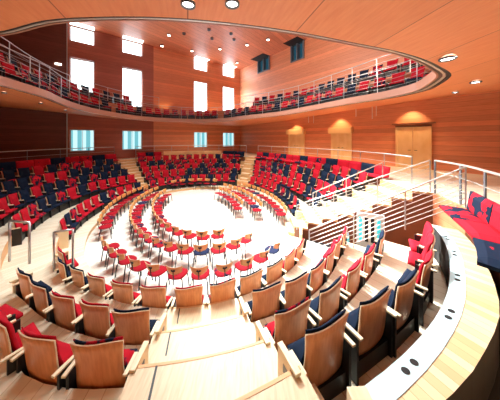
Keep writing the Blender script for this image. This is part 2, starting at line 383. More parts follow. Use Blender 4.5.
# aisle half steps
for (a0, a1, ks) in ((140.5, 147.5, (2, 3, 4, 5)), (63.5, 70.5, (2, 3, 4, 5))):
    for k in ks:
        bm = bmesh.new(); annulus(bm, a0, a1, lambda t, k=k: T[k](t) - .34, T[k], (ROWZ[k] + ROWZ[k - 1]) / 2, ROWZ[k - 1]); struct(link('floor', bm, ['pale', 'riser']))
    if a0 < 200:
        bm = bmesh.new(); annulus(bm, a0, a1, lambda t: TB(t) - .3, TB, (BZ + ROWZ[5]) / 2, ROWZ[5]); struct(link('floor', bm, ['pale', 'riser']))
        bm = bmesh.new(); annulus(bm, a0, a1, lambda t: TK(t) - .36, TK, (KZ + BZ) / 2, BZ); struct(link('floor', bm, ['pale', 'riser']))
for k, zt, t1 in ((2, .63, T[3]), (3, 1.12, T[4]), (4, 1.53, lambda t: ROWC[4].rad(t) - .05), (5, 1.86, lambda t: ROWC[4].rad(t) + .65)):
    t0 = T[k] if k < 5 else (lambda t: ROWC[4].rad(t) - .05)
    bm = bmesh.new(); annulus(bm, 280.2, 290.6, t0, t1, zt, 0); o = struct(link('floor', bm, ['aisle', 'riser']))
    bm = bmesh.new(); annulus(bm, 281.9, 282.05, lambda t: t0(t) + .03, lambda t: t0(t) + .36, zt + .004, zt - .01); link('step_joint', bm, ['black', 'black'], o)
    bm = bmesh.new(); annulus(bm, 280.3, 290.5, lambda t: t0(t) + .004, lambda t: t0(t) + .035, zt + .004, zt - .01); link('step_nosing', bm, ['riser', 'riser'], o)
# right-hand stair
stair = empty('wooden_staircase', (*pol(337, 7), 0), 0, 'pale wooden stair with orange risers climbing beside the right seating block', 'stairs')
NS = 8
for i in range(NS):
    r0 = lambda t, i=i: T[1](t) + .25 + (cB.rad(t) + .10 - T[1](t) - .25) * i / NS
    r1 = lambda t, i=i: T[1](t) + .25 + (cB.rad(t) + .10 - T[1](t) - .25) * (i + 1) / NS
    bm = bmesh.new(); annulus(bm, ST0 + .3, ST1, r0, r1, .15 + (KZ - .15) * (i + 1) / NS, max(.0, .15 + (KZ - .15) * (i + .1) / NS - .05))
    o = link('step', bm, ['pale', 'riser'], stair); o.location = (-stair.location.x, -stair.location.y, 0)
bm = bmesh.new()
for i in range(NS):
    r0 = lambda t, i=i: T[1](t) + .25 + (cB.rad(t) + .10 - T[1](t) - .25) * i / NS
    r1 = lambda t, i=i: T[1](t) + .25 + (cB.rad(t) + .10 - T[1](t) - .25) * (i + 1) / NS
    annulus(bm, ST0 + .02, ST0 + .28, r0, r1, .15 + (KZ - .15) * (i + 1) / NS - .06, 0)
o = link('stair_shade_panel', bm, ['doorframe', 'doorframe'], stair); o.location = (-stair.location.x, -stair.location.y, 0)  # dark panel added in place of the shade beneath the stair
terrace(ST0, ST1, T[1], lambda t: T[1](t) + .25, .15)
# opening beside the stair: its far end is lined in red wood; a lower lobby glimmers inside
bm = bmesh.new(); annulus(bm, PIT0, PIT1, lambda t: cB.rad(t) + .04, lambda t: cB.rad(t) + .085, KZ - .02, .02); struct(link('wall_stairwell', bm, ['wall', 'wall']))
bm = bmesh.new(); annulus(bm, PIT0 + .3, PIT1 - .2, lambda t: T[1](t) + .45, lambda t: T[1](t) + .52, .72, .02); struct(link('trim_3', bm, ['pale', 'pale']))
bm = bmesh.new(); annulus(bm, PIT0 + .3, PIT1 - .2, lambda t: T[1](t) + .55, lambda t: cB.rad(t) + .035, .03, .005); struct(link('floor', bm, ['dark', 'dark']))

# ------------------------------------------------------------------ fixed seats
def shell_f(dy, w=.282, z0=.13, z1=.87):
    def f(u, v):
        x = (2 * u - 1); z = z0 + (z1 - z0) * v + v * .014 * math.sin(x * 2.6)
        y = .10 * (1 - v) ** 2.2 + .035 * x * x - .05 * max(0, v - .6) ** 2 * 4 + dy
        return Vector((x * (w - .03 * math.sin(PI * min(1, (1 - v) * 1.25))), y, z))
    return f
def bm_shell(q=1):
    bm = bmesh.new(); sheet(bm, shell_f(.016), shell_f(0.), 8 if q else 4, 7 if q else 3, 0, 0, 1); return bm
def bm_backpad(q=1):
    bm = bmesh.new()
    g = lambda u, v: 1 - .75 * max(abs(2 * u - 1) ** 8, abs(2 * v - 1) ** 8)
    s0 = shell_f(.02, .262, .36, .89)
    sheet(bm, lambda u, v: s0(u, v) + Vector((0, .06 * g(u, v), 0)), s0, 8 if q else 4, 7 if q else 3); return bm
def bm_seat(q=1):
    """tip-up seat, folded against the back"""
    bm = bmesh.new()
    g = lambda u, v: 1 - .7 * max(abs(2 * u - 1) ** 8, abs(2 * v - 1) ** 8)
    f = lambda u, v: Vector(((2 * u - 1) * .25, .12 + .23 * v, .385 + .03 * v))
    sheet(bm, lambda u, v: f(u, v) + Vector((0, 0, .06 * g(u, v))), lambda u, v: f(u, v) - Vector((0, 0, .03)), 6 if q else 3, 6 if q else 3); return bm
def bm_pan():
    bm = bmesh.new(); m = Matrix.Translation((0, .13, .35)) @ Matrix.Rotation(math.radians(-78), 4, 'X'); box(bm, -.2, .2, .0, .014, .03, .2, mat=m); return bm
def bm_arm(s):
    bm = bmesh.new(); box(bm, s * .318 - .022, s * .318 + .022, -.03, .20, .53, .555, bevel=.005); return bm
def bm_base():
    bm = bmesh.new()
    for s in (-1, 1): box(bm, s * .318 - .016, s * .318 + .016, .02, .24, 0, .53)
    box(bm, -.302, .302, .06, .19, 0, .19); box(bm, -.302, .302, .115, .17, .19, .38); return bm  # black cross panels stand in for the shade under the seat
MESH = {}
def mesh_of(key, bm, mats, smooth=True):
    if key not in MESH:
        me = bpy.data.meshes.new(key); bmesh.ops.recalc_face_normals(bm, faces=bm.faces[:]); bm.to_mesh(me)
        for m in mats: me.materials.append(M[m])
        if smooth:
            for p in me.polygons: p.use_smooth = True
        MESH[key] = me
    bm.free(); return MESH[key]
def child(name, me, parent):
    o = bpy.data.objects.new(name, me); COL.objects.link(o); o.parent = parent; return o
def merged(bms):
    out = bmesh.new()
    for i, (b, mi) in enumerate(bms):
        me = bpy.data.meshes.new('tmp'); b.to_mesh(me); b.free(); k = len(out.faces); out.from_mesh(me); bpy.data.meshes.remove(me)
        out.faces.ensure_lookup_table()
        for f in out.faces[k:]: f.material_index = mi + f.material_index
    return out
ORD = ['first','second','third','fourth','fifth','sixth','seventh','eighth','ninth','tenth','eleventh','twelfth','thirteenth','fourteenth','fifteenth','sixteenth','seventeenth','eighteenth','nineteenth','twentieth','twenty-first','twenty-second','twenty-third','twenty-fourth','twenty-fifth','twenty-sixth','twenty-seventh','twenty-eighth','twenty-ninth','thirtieth']
CN = {'red': 'red', 'navy': 'navy', 'mix': 'red-and-navy'}
proto_near = {}
def seat(x, y, z, rz, bc, sc, label, group, near):
    if near:
        k = (bc, sc)
        if k not in proto_near:
            o = empty('theatre_chair', (x, y, z), rz, label, 'seat', group)
            child('back_shell', mesh_of('shell', bm_shell(), ['shell', 'edge']), o)
            child('back_cushion', mesh_of('backpad_' + bc, bm_backpad(), [bc]), o)
            child('seat_cushion', mesh_of('seatpad_' + sc, bm_seat(), [sc]), o)
            child('seat_pan', mesh_of('pan', bm_pan(), ['black'], False), o)
            for s in (-1, 1): child('armrest', mesh_of('arm%d' % s, bm_arm(s), ['pale'], False), o)
            child('base_and_shade_panel', mesh_of('base', bm_base(), ['black'], False), o)
            proto_near[k] = o; return o
        src = proto_near[k]; o = src.copy(); COL.objects.link(o)
        for ch in list(src.children):
            c = ch.copy(); COL.objects.link(c); c.parent = o
    else:
        key = 'far_%s_%s' % (bc, sc)
        if key not in MESH:
            bm = merged([(bm_shell(0), 0), (bm_backpad(0), 2), (bm_seat(0), 3), (bm_pan(), 5), (bm_arm(-1), 4), (bm_arm(1), 4), (bm_base(), 5)])
            mesh_of(key, bm, ['shell', 'edge', bc, sc, 'pale', 'black'], False)
        o = bpy.data.objects.new('theatre_chair', MESH[key]); COL.objects.link(o)
    if not near: o.scale = (.93, 1, 1)
    o.location = (x, y, z); o.rotation_euler = (0, 0, rz); tag(o, label, 'seat', group); return o
def pick(dark=False): 
    b = random.choices(['red', 'navy', 'mix'], [.46, .40, .14] if dark else [.50, .36, .14])[0]
    return b, (b if random.random() < .7 else random.choice(['red', 'navy']))
def put(curve, t, z, label_fn, group, near):
    x, y = pol(t, curve.rad(t)); n = inward(curve, t); bc, sc = pick('left' in group)
    return seat(x, y, z, facing(n), bc, sc, label_fn(CN[bc]), group, near)
def arc_angles(curve, t0, t1, sp):
    n = 400; ts = np.linspace(t0, t1, n); P = np.array([pol(t, curve.rad(t)) for t in ts]); d = np.r_[0, np.cumsum(np.hypot(*np.diff(P, axis=0).T))]
    k = int(d[-1] // sp); return [float(np.interp(i * sp, d, ts)) for i in range(k + 1)]
ROWN = {1: 'front row', 2: 'second row', 3: 'third row', 4: 'fourth row', 5: 'fifth row'}
# near side of the oval: seats where they stand in the photograph
NEARP = {1: [(-5.06,5.3),(-4.6,4.83),(-3.98,4.55),(-3.35,4.3),(-2.65,4.1),(-1.95,3.99),(-1.22,3.98),(-.55,4.12),(.05,4.39),(.62,4.76),(1.08,5.2),(1.46,5.66)], 2: MEAS[2], 3: [(-3.75,2.75),(-3.05,2.42)] + MEAS[3][1:], 4: MEAS[4]}
for k, P in NEARP.items():
    left = [p for p in P if ang(*p) < 285] if k > 1 else []
    for i, p in enumerate(P):
        t = ang(*p)
        if k == 1: lf = lambda c, i=i: '%s seat, %s from the left in the near front row' % (c, ORD[i])
        elif t < 285: lf = lambda c, i=i, m=len(left), k=k: '%s seat, %s left of the near aisle in the %s' % (c, ORD[m - 1 - i], ROWN[k])
        else: lf = lambda c, i=i, m=len(left), k=k: '%s seat, %s right of the near aisle in the %s' % (c, ORD[i - m], ROWN[k])
        x, y = p; n = inward(ROWC[k], t); bc, sc = pick()
        seat(x, y, ROWZ[k], facing(n), bc, sc, lf(CN[bc]), 'seats on the near side', True)
for name, t0, t1, rows, end in (('left tiers', 220, 149.5, (1, 2, 3, 4, 5), 'left passage'), ('far tiers', 138.5, 73, (1, 2, 3, 4, 5), 'left stair'), ('right tiers', -13.5, 61.5, (1, 2, 3, 4, 5), 'right stair')):
    for k in rows:
        for i, t in enumerate(arc_angles(ROWC[k], t0, t1, .64)):
            put(ROWC[k], t, ROWZ[k], lambda c, i=i, k=k: '%s seat, %s from the %s, %s of the %s' % (c, ORD[i], end, ROWN[k], name), 'seats in the ' + name, name == 'left tiers' and k < 3 and i < 8)
# ------------------------------------------------------------------ row end panels at the aisles
def end_panel(p, k, side, label, plate=True):
    t = ang(*p); n = inward(ROWC[k], t); rz = facing(n)
    o = empty('row_end_panel', (*p, ROWZ[k]), rz, label, 'panel', 'row end panels')
    mt = Matrix.Translation((side * .40, 0, 0))
    bm = bmesh.new(); box(bm, -.022, .022, .0, .27, 0, .58, mat=mt); link('side_board', bm, 'pale', o)
    bm = bmesh.new(); box(bm, -.03, .03, -.04, .27, .582, .612, mat=mt, bevel=.006); link('armrest', bm, 'pale', o)
    if not plate: return
    bm = bmesh.new(); box(bm, side * .024 - .003, side * .024 + .003, .10, .17, .42, .50, mat=mt); link('row_plate', bm, 'darkst', o)
end_panel(MEAS[2][4], 2, 1, 'pale wooden end panel left of the near aisle, second row')
end_panel(MEAS[3][2], 3, 1, 'pale wooden end panel left of the near aisle, third row')
end_panel(MEAS[2][5], 2, -1, 'pale wooden end panel right of the near aisle, second row')
end_panel(MEAS[3][3], 3, -1, 'pale wooden end panel right of the near aisle, third row')
end_panel(MEAS[4][0], 4, -1, 'pale wooden end panel right of the near aisle, fourth row')
end_panel(NEARP[1][0], 1, -1, 'pale wooden end panel at the left end of the near front row', False)
end_panel(MEAS[2][0], 2, -1, 'pale wooden end panel at the far left end of the second row', False)
end_panel(pol(220, c1.rad(220)), 1, 1, 'pale end panel of the left tier block front row beside the passage', False)
end_panel(pol(344.5, c1.rad(344.5)), 1, -1, 'pale end panel of the right tier block front row beside the stair', False)
x, y = .80, 1.40
o = empty('aisle_post', (x, y, ROWZ[4]), math.radians(NEAR0 + 90 - 20), 'square wooden block post at the start of the board walkway', 'post')
bm = bmesh.new(); box(bm, -.075, .075, -.1, .1, 0, BZ - ROWZ[4] + .16, bevel=.006); link('block', bm, 'pale', o)

# ------------------------------------------------------------------ upholstered benches along the back row
def bench(t0, t1, label, seq, sp=1.0, depth=.34, group='upholstered back benches', drop=0.):
    ts = [t0 + (t1 - t0) * i / max(1, round(abs(math.radians(t1 - t0)) * cB.rad((t0 + t1) / 2) / sp)) for i in range(int(max(1, round(abs(math.radians(t1 - t0)) * cB.rad((t0 + t1) / 2) / sp))) + 1)]
    c0 = pol((t0 + t1) / 2, cB.rad((t0 + t1) / 2)); root = empty('upholstered_bench', (*c0, BZ), 0, label, 'bench', group)
    def add(name, bm, mats): o = link(name, bm, mats, root, smooth=False); o.location = (-c0[0], -c0[1], -BZ); return o
    bm = bmesh.new(); annulus(bm, min(t0, t1), max(t0, t1), lambda t: cB.rad(t) - depth * (.75 if not drop else .3), lambda t: cB.rad(t) + .02, BZ + .34, BZ - drop, 1.2, 0, 0); add('base', bm, 'doorframe')
    for i, (a, b) in enumerate(zip(ts, ts[1:])):
        m = seq[i % len(seq)]; lo, hi = min(a, b) + .06, max(a, b) - .06
        def back(u, v, dy):
            t = lo + (hi - lo) * u; g = 1 - .6 * max(abs(2 * u - 1) ** 10, abs(2 * v - 1) ** 10)
            r = cB.rad(t) + .06 * v - .06 - dy * g; return Vector((*pol(t, r), BZ + .40 + .44 * v))
        bm = bmesh.new(); sheet(bm, lambda u, v: back(u, v, .09), lambda u, v: back(u, v, -.03), 6, 5); add('back_cushion', bm, m)
        def st(u, v, dz):
            t = lo + (hi - lo) * u; g = 1 - .6 * max(abs(2 * u - 1) ** 10, abs(2 * v - 1) ** 10)
            return Vector((*pol(t, cB.rad(t) - .10 - (depth + .08) * v), BZ + .40 + dz * g))
        bm = bmesh.new(); sheet(bm, lambda u, v: st(u, v, .07), lambda u, v: st(u, v, -.05), 6, 5); add('seat_cushion', bm, m)
bench(-16.5, 62, 'long red and navy bench curving along the back of the right tier block', ['red', 'navy', 'red', 'red', 'navy', 'mix'], .62)
bench(149, 222, 'long red and navy bench curving along the back of the left tier block', ['red', 'navy', 'mix', 'red', 'navy', 'red'], .8)
bench(126, 139, 'short red and navy bench behind the far rows below the second window', ['red', 'navy'], .7)
bench(72, 88, 'dark navy bench at the back of the far rows left of the far aisle', ['navy'], .9)
bench(321.5, 305.5, 'wide red and navy cushioned bench at the right edge beside the board walkway', ['mix', 'red', 'navy', 'mix', 'red'], .95, .37, drop=.5)
o = bpy.data.objects.new('p', None)
bm = bmesh.new(); annulus(bm, 89, 125, lambda t: cB.rad(t) - .1, lambda t: cB.rad(t) + .06, KZ + .5, BZ); tag(link('wooden_parapet', bm, ['door', 'door']), 'honey wood parapet wall behind the far middle rows', 'parapet')

# ------------------------------------------------------------------ loose chairs on the stage
def seat_pad():
    bm = bmesh.new()
    def f(u, v, dz):
        a, r = u * 2 * PI, v
        x = .235 * r * (abs(math.cos(a)) ** .75) * math.copysign(1, math.cos(a)); y = .225 * r * (abs(math.sin(a)) ** .75) * math.copysign(1, math.sin(a))
        return Vector((x * (1 + .08 * y / .2), y + .03, .455 + dz * (1 - .8 * r ** 6)))
    n = 18; prev = None; top = bm.verts.new((0, .03, .48)); bot = bm.verts.new((0, .03, .43))
    for dz, cv in ((.025, top), (-.025, bot)):
        rings = [[bm.verts.new(f(k / n, r, dz)) for k in range(n)] for r in (.4, .75, 1.)]
        for k in range(n): bm.faces.new((cv, rings[0][k], rings[0][(k + 1) % n]))
        for A, B in zip(rings, rings[1:]):
            for k in range(n): bm.faces.new((A[k], B[k], B[(k + 1) % n], A[(k + 1) % n]))
        if prev:
            for k in range(n): bm.faces.new((prev[k], prev[(k + 1) % n], rings[2][(k + 1) % n], rings[2][k]))
        prev = rings[2]
    return bm
def back_ply():
    bm = bmesh.new()
    def f(u, v, d):
        x = 2 * u - 1; w = .225 - .035 * (1 - v); lowc = .055 * x * x
        return Vector((x * w, -.20 - .04 * v + .07 * x * x + d, .575 + lowc * (1 - v) + .205 * v + .018 * x * x * v))
    sheet(bm, lambda u, v: f(u, v, .006), lambda u, v: f(u, v, -.006), 8, 4, 0, 0, 1); return bm
def slot(d=-.012):
    bm = bmesh.new(); n = 14; V = []
    for yy in (-.236, -.222):
        V.append([bm.verts.new((.062 * math.cos(2 * PI * k / n), yy + .07 * (.3 * math.cos(2 * PI * k / n)) ** 2, .70 + .032 * math.sin(2 * PI * k / n))) for k in range(n)])
    bm.faces.new(V[0][::-1]); bm.faces.new(V[1])
    for k in range(n): bm.faces.new((V[0][k], V[0][(k + 1) % n], V[1][(k + 1) % n], V[1][k]))
    return bm
def leg(sx, sy):
    bm = bmesh.new(); tube(bm, [(sx * .225, sy * .21 + .02, 0), (sx * .205, sy * .17 + .025, .33), (sx * .18, sy * .14 + .03, .415), (sx * .10, sy * .11 + .03, .43)], .0165); return bm
def stem():
    bm = bmesh.new(); tube(bm, [(0, -.06, .43), (0, -.17, .44), (0, -.205, .50), (0, -.222, .66)], .014); return bm
chair_proto = {}
def chair(x, y, rz, c, label, group):
    if c not in chair_proto:
        o = empty('stage_chair', (x, y, 0), rz, label, 'chair', group)
        child('seat', mesh_of('cseat' + c, seat_pad(), ['stage_' + c]), o); child('backrest', mesh_of('cback', back_ply(), ['chairback', 'edge']), o)
        child('handle_slot', mesh_of('cslot', slot(), ['black'], False), o); child('back_stem', mesh_of('cstem', stem(), ['black']), o)
        for sx in (-1, 1):
            for sy in (-1, 1): child('leg', mesh_of('cleg%d%d' % (sx, sy), leg(sx, sy), ['chrome']), o)
        chair_proto[c] = o; return
    src = chair_proto[c]; o = src.copy(); COL.objects.link(o)
    for ch in list(src.children):
        k = ch.copy(); COL.objects.link(k); k.parent = o
    o.location = (x, y, 0); o.rotation_euler = (0, 0, rz); tag(o, label, 'chair', group)
def ring(o, t0, t1, where, sp=.53):
    n = 500; ts = np.linspace(t0, t1, n); 
    def at(tdeg):                                        # point of the offset ellipse in polar direction tdeg
        th = math.radians(tdeg)
        lo = np.linspace(0, 2 * PI, 721); P = np.array([ell_pt(o, q) for q in lo]); a = np.degrees(np.arctan2(P[:, 1] - C[1], P[:, 0] - C[0])) % 360
        i = np.argmin(np.abs((a - tdeg + 180) % 360 - 180)); return P[i]
    A = [at(t) for t in np.linspace(t0, t1, 90)]; d = np.r_[0, np.cumsum([np.hypot(*(b - a)) for a, b in zip(A, A[1:])])]; A = np.array(A)
    k = int(d[-1] // sp)
    for i in range(k + 1):
        s = i * sp; x, y = np.interp(s, d, A[:, 0]), np.interp(s, d, A[:, 1]); s2 = min(s + .15, d[-1]); s1 = max(s - .15, 0)
        tx, ty = np.interp(s2, d, A[:, 0]) - np.interp(s1, d, A[:, 0]), np.interp(s2, d, A[:, 1]) - np.interp(s1, d, A[:, 1])
        nrm = np.array([-ty, tx]); c0 = C - np.array([x, y])
        if nrm @ c0 < 0: nrm = -nrm
        c = random.choices(['red', 'mix', 'navy'], [.72, .18, .10])[0]
        chair(x, y, facing(nrm), c, '%s stage chair, %s %s' % (CN[c], ORD[i], where), 'loose chairs on the stage')
ring(1.065, 247, 311, 'from the left in the nearest outer curve', .60)
ring(1.065, 221, 140, 'from the near end of the outer arc on the left')
ring(1.065, -16, 68, 'from the near end of the outer arc on the right')
ring(0., 306, 137, 'from the right-hand end of the middle curve')
ring(0., -13, 75, 'from the near end of the middle arc on the right')
ring(-.9, 296, 137, 'from the right-hand end of the inner curve')
ring(-.9, -12, 80, 'from the near end of the inner arc on the right')
ring(.75, 90, 128, 'from the right in the far row before the far tier', .62)

# ------------------------------------------------------------------ railings
def railing(name, label, pts, zt, wires, post_every, r=.024, post_h=1.0, mats=('silver', 'steel'), wr=.009, group='steel railings', flat_post=False):
    """pts: list of (x, y, ztop); posts hang post_h below the top rail"""
    root = empty(name, (pts[0][0], pts[0][1], pts[0][2] - post_h), 0, label, 'railing', group); O = Vector(root.location)
    P = [Vector(p) - O for p in pts]
    bm = bmesh.new(); tube(bm, P, r, 7); link('top_rail', bm, mats[0], root, True)
    for k in range(wires):
        d = post_h * (k + 1) / (wires + 1)
        bm = bmesh.new(); tube(bm, [p - Vector((0, 0, d)) for p in P], wr, 5); link('rail_wire', bm, mats[0], root, True)
    L = [0.]
    for a, b in zip(P, P[1:]): L.append(L[-1] + (b - a).length)
    n = max(1, round(L[-1] / post_every))
    for i in range(n + 1):
        s = L[-1] * i / n; j = min(max(int(np.searchsorted(L, s)) - 1, 0), len(P) - 2); f = (s - L[j]) / max(1e-6, L[j + 1] - L[j]); p = P[j].lerp(P[j + 1], f)
        bm = bmesh.new()
        if flat_post:
            a = math.atan2((P[j + 1] - P[j]).y, (P[j + 1] - P[j]).x); mt = Matrix.Translation(p) @ Matrix.Rotation(a, 4, 'Z')
            box(bm, -.035, .035, -.012, .012, -post_h, -.01, mat=mt)
        else: tube(bm, [p - Vector((0, 0, post_h)), p - Vector((0, 0, .01))], r * .8, 6)
        link('post', bm, mats[1], root)
    return root
ZR = HC - .68
def curve_pts(c, o, t0, t1, z, n): return [(*pol(t, c.rad(t) + o), z) for t in np.linspace(t0, t1, n)]
railing('corridor_railing', 'steel corridor railing above the bench of the right tier block', curve_pts(cB, .22, -21, 62, ZR, 40), 0, 2, 1.5)
railing('corridor_railing', 'steel corridor railing behind the far rows below the small windows', curve_pts(cB, .28, 71.5, 139, ZR, 40), 0, 2, 1.5)
railing('corridor_railing', 'steel corridor railing above the bench of the left tier block', curve_pts(cB, .28, 149, 225, ZR, 40), 0, 2, 1.5, mats=('steel', 'darkst'))
railing('corridor_railing', 'near steel corridor railing with flat posts behind the right edge bench', curve_pts(cB, .09, 331.5, 303, ZR, 24), 0, 2, 1.05, r=.028, mats=('silver', 'darkst'), wr=.012, flat_post=True)
A0, A1 = (5.09, 4.72, ZR), (*pol(314.5, c1.rad(314.5) + .12), 1.25)
B0, B1 = (5.53, 6.14, ZR), (*pol(331.3, T[1](331.3) + .35), 1.3)
lerp = lambda a, b, f: tuple(a[i] + (b[i] - a[i]) * f for i in range(3))
railing('stair_railing', 'many-wired steel railing between the stair opening and the near right rows', [lerp(A0, A1, f) for f in np.linspace(0, 1, 12)], 0, 7, 1.45, r=.022, wr=.009, mats=('silver', 'steel'), post_h=.98)
railing('stair_railing', 'many-wired steel railing on the near side of the right-hand stair', [lerp(B0, B1, f) for f in np.linspace(0, 1, 12)], 0, 7, 1.45, r=.02, wr=.008, mats=('silver', 'steel'), post_h=.98)
D0, D1 = (*pol(343.3, cB.rad(343.3) - .3), HC - 1.0), (*pol(343.3, c1.rad(343.3) + .55), 1.55)
railing('stair_railing', 'thin steel handrail along the ends of the right tier block rows', [D0, D1], 0, 0, 1.6, mats=('silver', 'steel'), post_h=.85)
# two hoop rails in the left passage
def hoop(label, a, b, zf, h):
    o = empty('hoop_rail', (a[0], a[1], zf), 0, label, 'railing', 'hoop rails in the left passage'); d = (b[0] - a[0], b[1] - a[1])
    bm = bmesh.new(); tube(bm, [(0, 0, h), (d[0] / 2, d[1] / 2, h), (d[0], d[1], h)], .026, 8); link('top_rail', bm, 'steel', o, True)
    for q in ((0, 0), d):
        bm = bmesh.new(); tube(bm, [(q[0], q[1], 0), (q[0], q[1], h)], .024, 8); link('post', bm, 'steel', o, True)
hoop('grey steel hoop rail at the left end of the near front row', (-5.0, 5.1), (-4.65, 5.25), ROWZ[2], 1.0)
hoop('grey steel hoop rail at the left picture edge beside the left tier block', (-5.95, 4.95), (-5.35, 4.85), ROWZ[3], 1.0)

# ------------------------------------------------------------------ balcony
BAL = [(-7.7,6.0,1.6),(-8.1,8.0,1.52),(-9.0,12.0,1.38),(-7.65,15.3,1.3),(-4.3,17.4,1.35),(0,15.3,1.45),(3.1,12.4,1.55),(4.8,9.55,1.6),(5.85,7.8,1.6),(5.95,6.5,1.6),(5.33,5.33,1.6),
       (4.2,4.44,1.6),(2.8,3.72,1.6),(1.67,3.33,1.6),(0,2.83,1.6),(-.7,2.7,1.6),(-1.32,2.64,1.6),(-1.98,2.64,1.6),(-2.7,2.7,1.6),(-3.75,3.0,1.6),(-5.9,3.75,1.6),(-7.3,4.7,1.6)]
cb = Curve(BAL)
def hout(t):
    pts = [(0, 2.05), (20, 1.9), (50, 1.6), (80, 1.4), (110, 1.4), (150, 1.6), (175, 2.0), (190, 2.5), (220, 2.6), (270, 2.1), (330, 2.2), (360, 2.05)]
    return float(np.interp(t % 360, [p[0] for p in pts], [p[1] for p in pts]))
def soffit_z(x, y):
    t = ang(x, y); r = math.hypot(x - C[0], y - C[1]); a, b = cb.rad(t), wall_r(t)
    return HC + cb.hgt(t) + (hout(t) - cb.hgt(t)) * (r - a) / (b - a)
corner = [ang(*(F0)), ang(*(F0 + eL * LL)), ang(*(F0 + eR * LR)), ang(*(F0 + eL * LL + eR * LR))]
TS = sorted(set([t * 1.5 for t in range(240)] + corner))
bm = bmesh.new(); R_ = []
for t in TS:
    a, b = cb.rad(t), wall_r(t) - .02; hz, ho = HC + cb.hgt(t), HC + hout(t)
    R_.append([bm.verts.new((*pol(t, a), hz)), bm.verts.new((*pol(t, (a + b) / 2), (hz + ho) / 2)), bm.verts.new((*pol(t, b), ho)), bm.verts.new((*pol(t, b), ho + .12)), bm.verts.new((*pol(t, a), hz + .14))])
for k in range(len(R_)):
    A, B = R_[k], R_[(k + 1) % len(R_)]
    for i in range(5): bm.faces.new((A[i], A[(i + 1) % 5], B[(i + 1) % 5], B[i]))
struct(link('ceiling', bm, 'soffit'), 'orange wood underside of the oval balcony', 'ceiling')
def bal_ring(name, mats, d0, d1, h0, h1, t0=0, t1=360, n=180):
    bm = bmesh.new(); R = []; full = t1 - t0 >= 360
    rw = lambda t: .38 + .62 * math.exp(-((((t - 335) + 180) % 360 - 180) / 16.) ** 2)
    for k in range(n if full else n + 1):
        t = t0 + (t1 - t0) * k / n; z = HC + cb.hgt(t)
        R.append([bm.verts.new((*pol(t, cb.rad(t) + (d0 * rw(t) if d0 < 0 else d0)), z + h0)), bm.verts.new((*pol(t, cb.rad(t) + (d1 * rw(t) if d1 < 0 else d1)), z + h0)), bm.verts.new((*pol(t, cb.rad(t) + (d1 * rw(t) if d1 < 0 else d1)), z + h1)), bm.verts.new((*pol(t, cb.rad(t) + (d0 * rw(t) if d0 < 0 else d0)), z + h1))])
    for k in range(len(R) - (0 if full else 1)):
        A, B = R[k], R[(k + 1) % len(R)]
        for i in range(4): bm.faces.new((A[i], A[(i + 1) % 4], B[(i + 1) % 4], B[i]))
    return struct(link(name, bm, mats))
bal_ring('trim_4', 'black', -.10, .0, .01, .12)
bal_ring('trim_5', 'rimdark', -.30, -.10, .03, .12)
bal_ring('trim_6', 'mauve', -.36, -.30, .02, .30)
bal_ring('trim_7', 'silver', -.20, -.13, .01, .028)
bal_ring('balcony_floor', 'darkst', -.26, 1.25, .145, .24)
bal_ring('balcony_floor', 'wall', 1.0, 1.15, .24, 1.08)
bal_ring('balcony_floor', 'wall', 1.15, 2.1, 1.0, 1.12)
def bal_pts(d, h, t0, t1, n): return [(*pol(t, cb.rad(t) + d), HC + cb.hgt(t) + h) for t in np.linspace(t0, t1, n)]
railing('balcony_railing', 'steel wire railing along the inner lip of the oval balcony', bal_pts(-.11, 1.25, -40, 235, 110), 0, 5, 1.5, r=.02, post_h=.95, wr=.007, mats=('steel', 'steel'))
railing('balcony_railing', 'upper balcony railing on the right above the second seat row', bal_pts(1.08, 2.1, -34, 72, 50), 0, 3, 1.3, r=.02, post_h=1.02, wr=.007, mats=('silver', 'silver'))
railing('balcony_railing', 'upper balcony railing on the left above the second seat row', bal_pts(1.08, 2.1, 128, 232, 50), 0, 3, 1.3, r=.02, post_h=1.02, wr=.007, mats=('steel', 'silver'))
def bal_seats(d, h, t0, t1, sp, where):
    n = 500; ts = np.linspace(t0, t1, n); P = np.array([pol(t, cb.rad(t) + d) for t in ts]); L = np.r_[0, np.cumsum(np.hypot(*np.diff(P, axis=0).T))]
    for i in range(int(L[-1] // sp) + 1):
        t = float(np.interp(i * sp, L, ts)); x, y = pol(t, cb.rad(t) + d); n_ = inward(cb, t); bc, sc = pick()
        lab = '%s balcony chair, %s from the %s' % (CN[bc], ORD[i], where)
        o = seat(x, y, HC + cb.hgt(t) + h, facing(n_), bc, sc, lab, 'balcony seats', False); o.name = 'balcony_chair'
bal_seats(.75, .24, -28, 84, .70, 'near end, lower row on the right')
bal_seats(.75, .24, 93, 152, .70, 'right end, lower row across the far side')
bal_seats(.75, .24, 222, 156, .70, 'near end, lower row on the left')
bal_seats(1.85, 1.12, -24, 66, .72, 'near end, upper row on the right')
bal_seats(1.85, 1.12, 224, 140, .72, 'near end, upper row on the left')

# ------------------------------------------------------------------ fittings
def downlight(x, y, r, label, lit='lampw'):
    z = soffit_z(x, y); o = empty('recessed_downlight', (x, y, z - .03), 0, label, 'ceiling light', 'downlights in the balcony underside')
    bm = bmesh.new(); n = 24; ri = []
    for rr, zz in ((r, .0), (r, -.03), (r * .8, -.03), (r * .74, .02)): ri.append([bm.verts.new((rr * math.cos(2 * PI * k / n), rr * math.sin(2 * PI * k / n), zz)) for k in range(n)])
    for A, B in zip(ri, ri[1:]):
        for k in range(n): bm.faces.new((A[k], A[(k + 1) % n], B[(k + 1) % n], B[k]))
    link('trim_ring', bm, 'darkst', o, True)
    bm = bmesh.new(); disc(bm, (0, 0, -.012), r * .74, .008); link('lens', bm, lit, o)
downlight(-.73, 2.36, .085, 'left of the two round downlights at the top edge of the picture')
downlight(-.21, 2.36, .085, 'right of the two round downlights at the top edge of the picture')
downlight(3.95, 4.0, .14, 'larger round downlight in the wood underside at upper right')
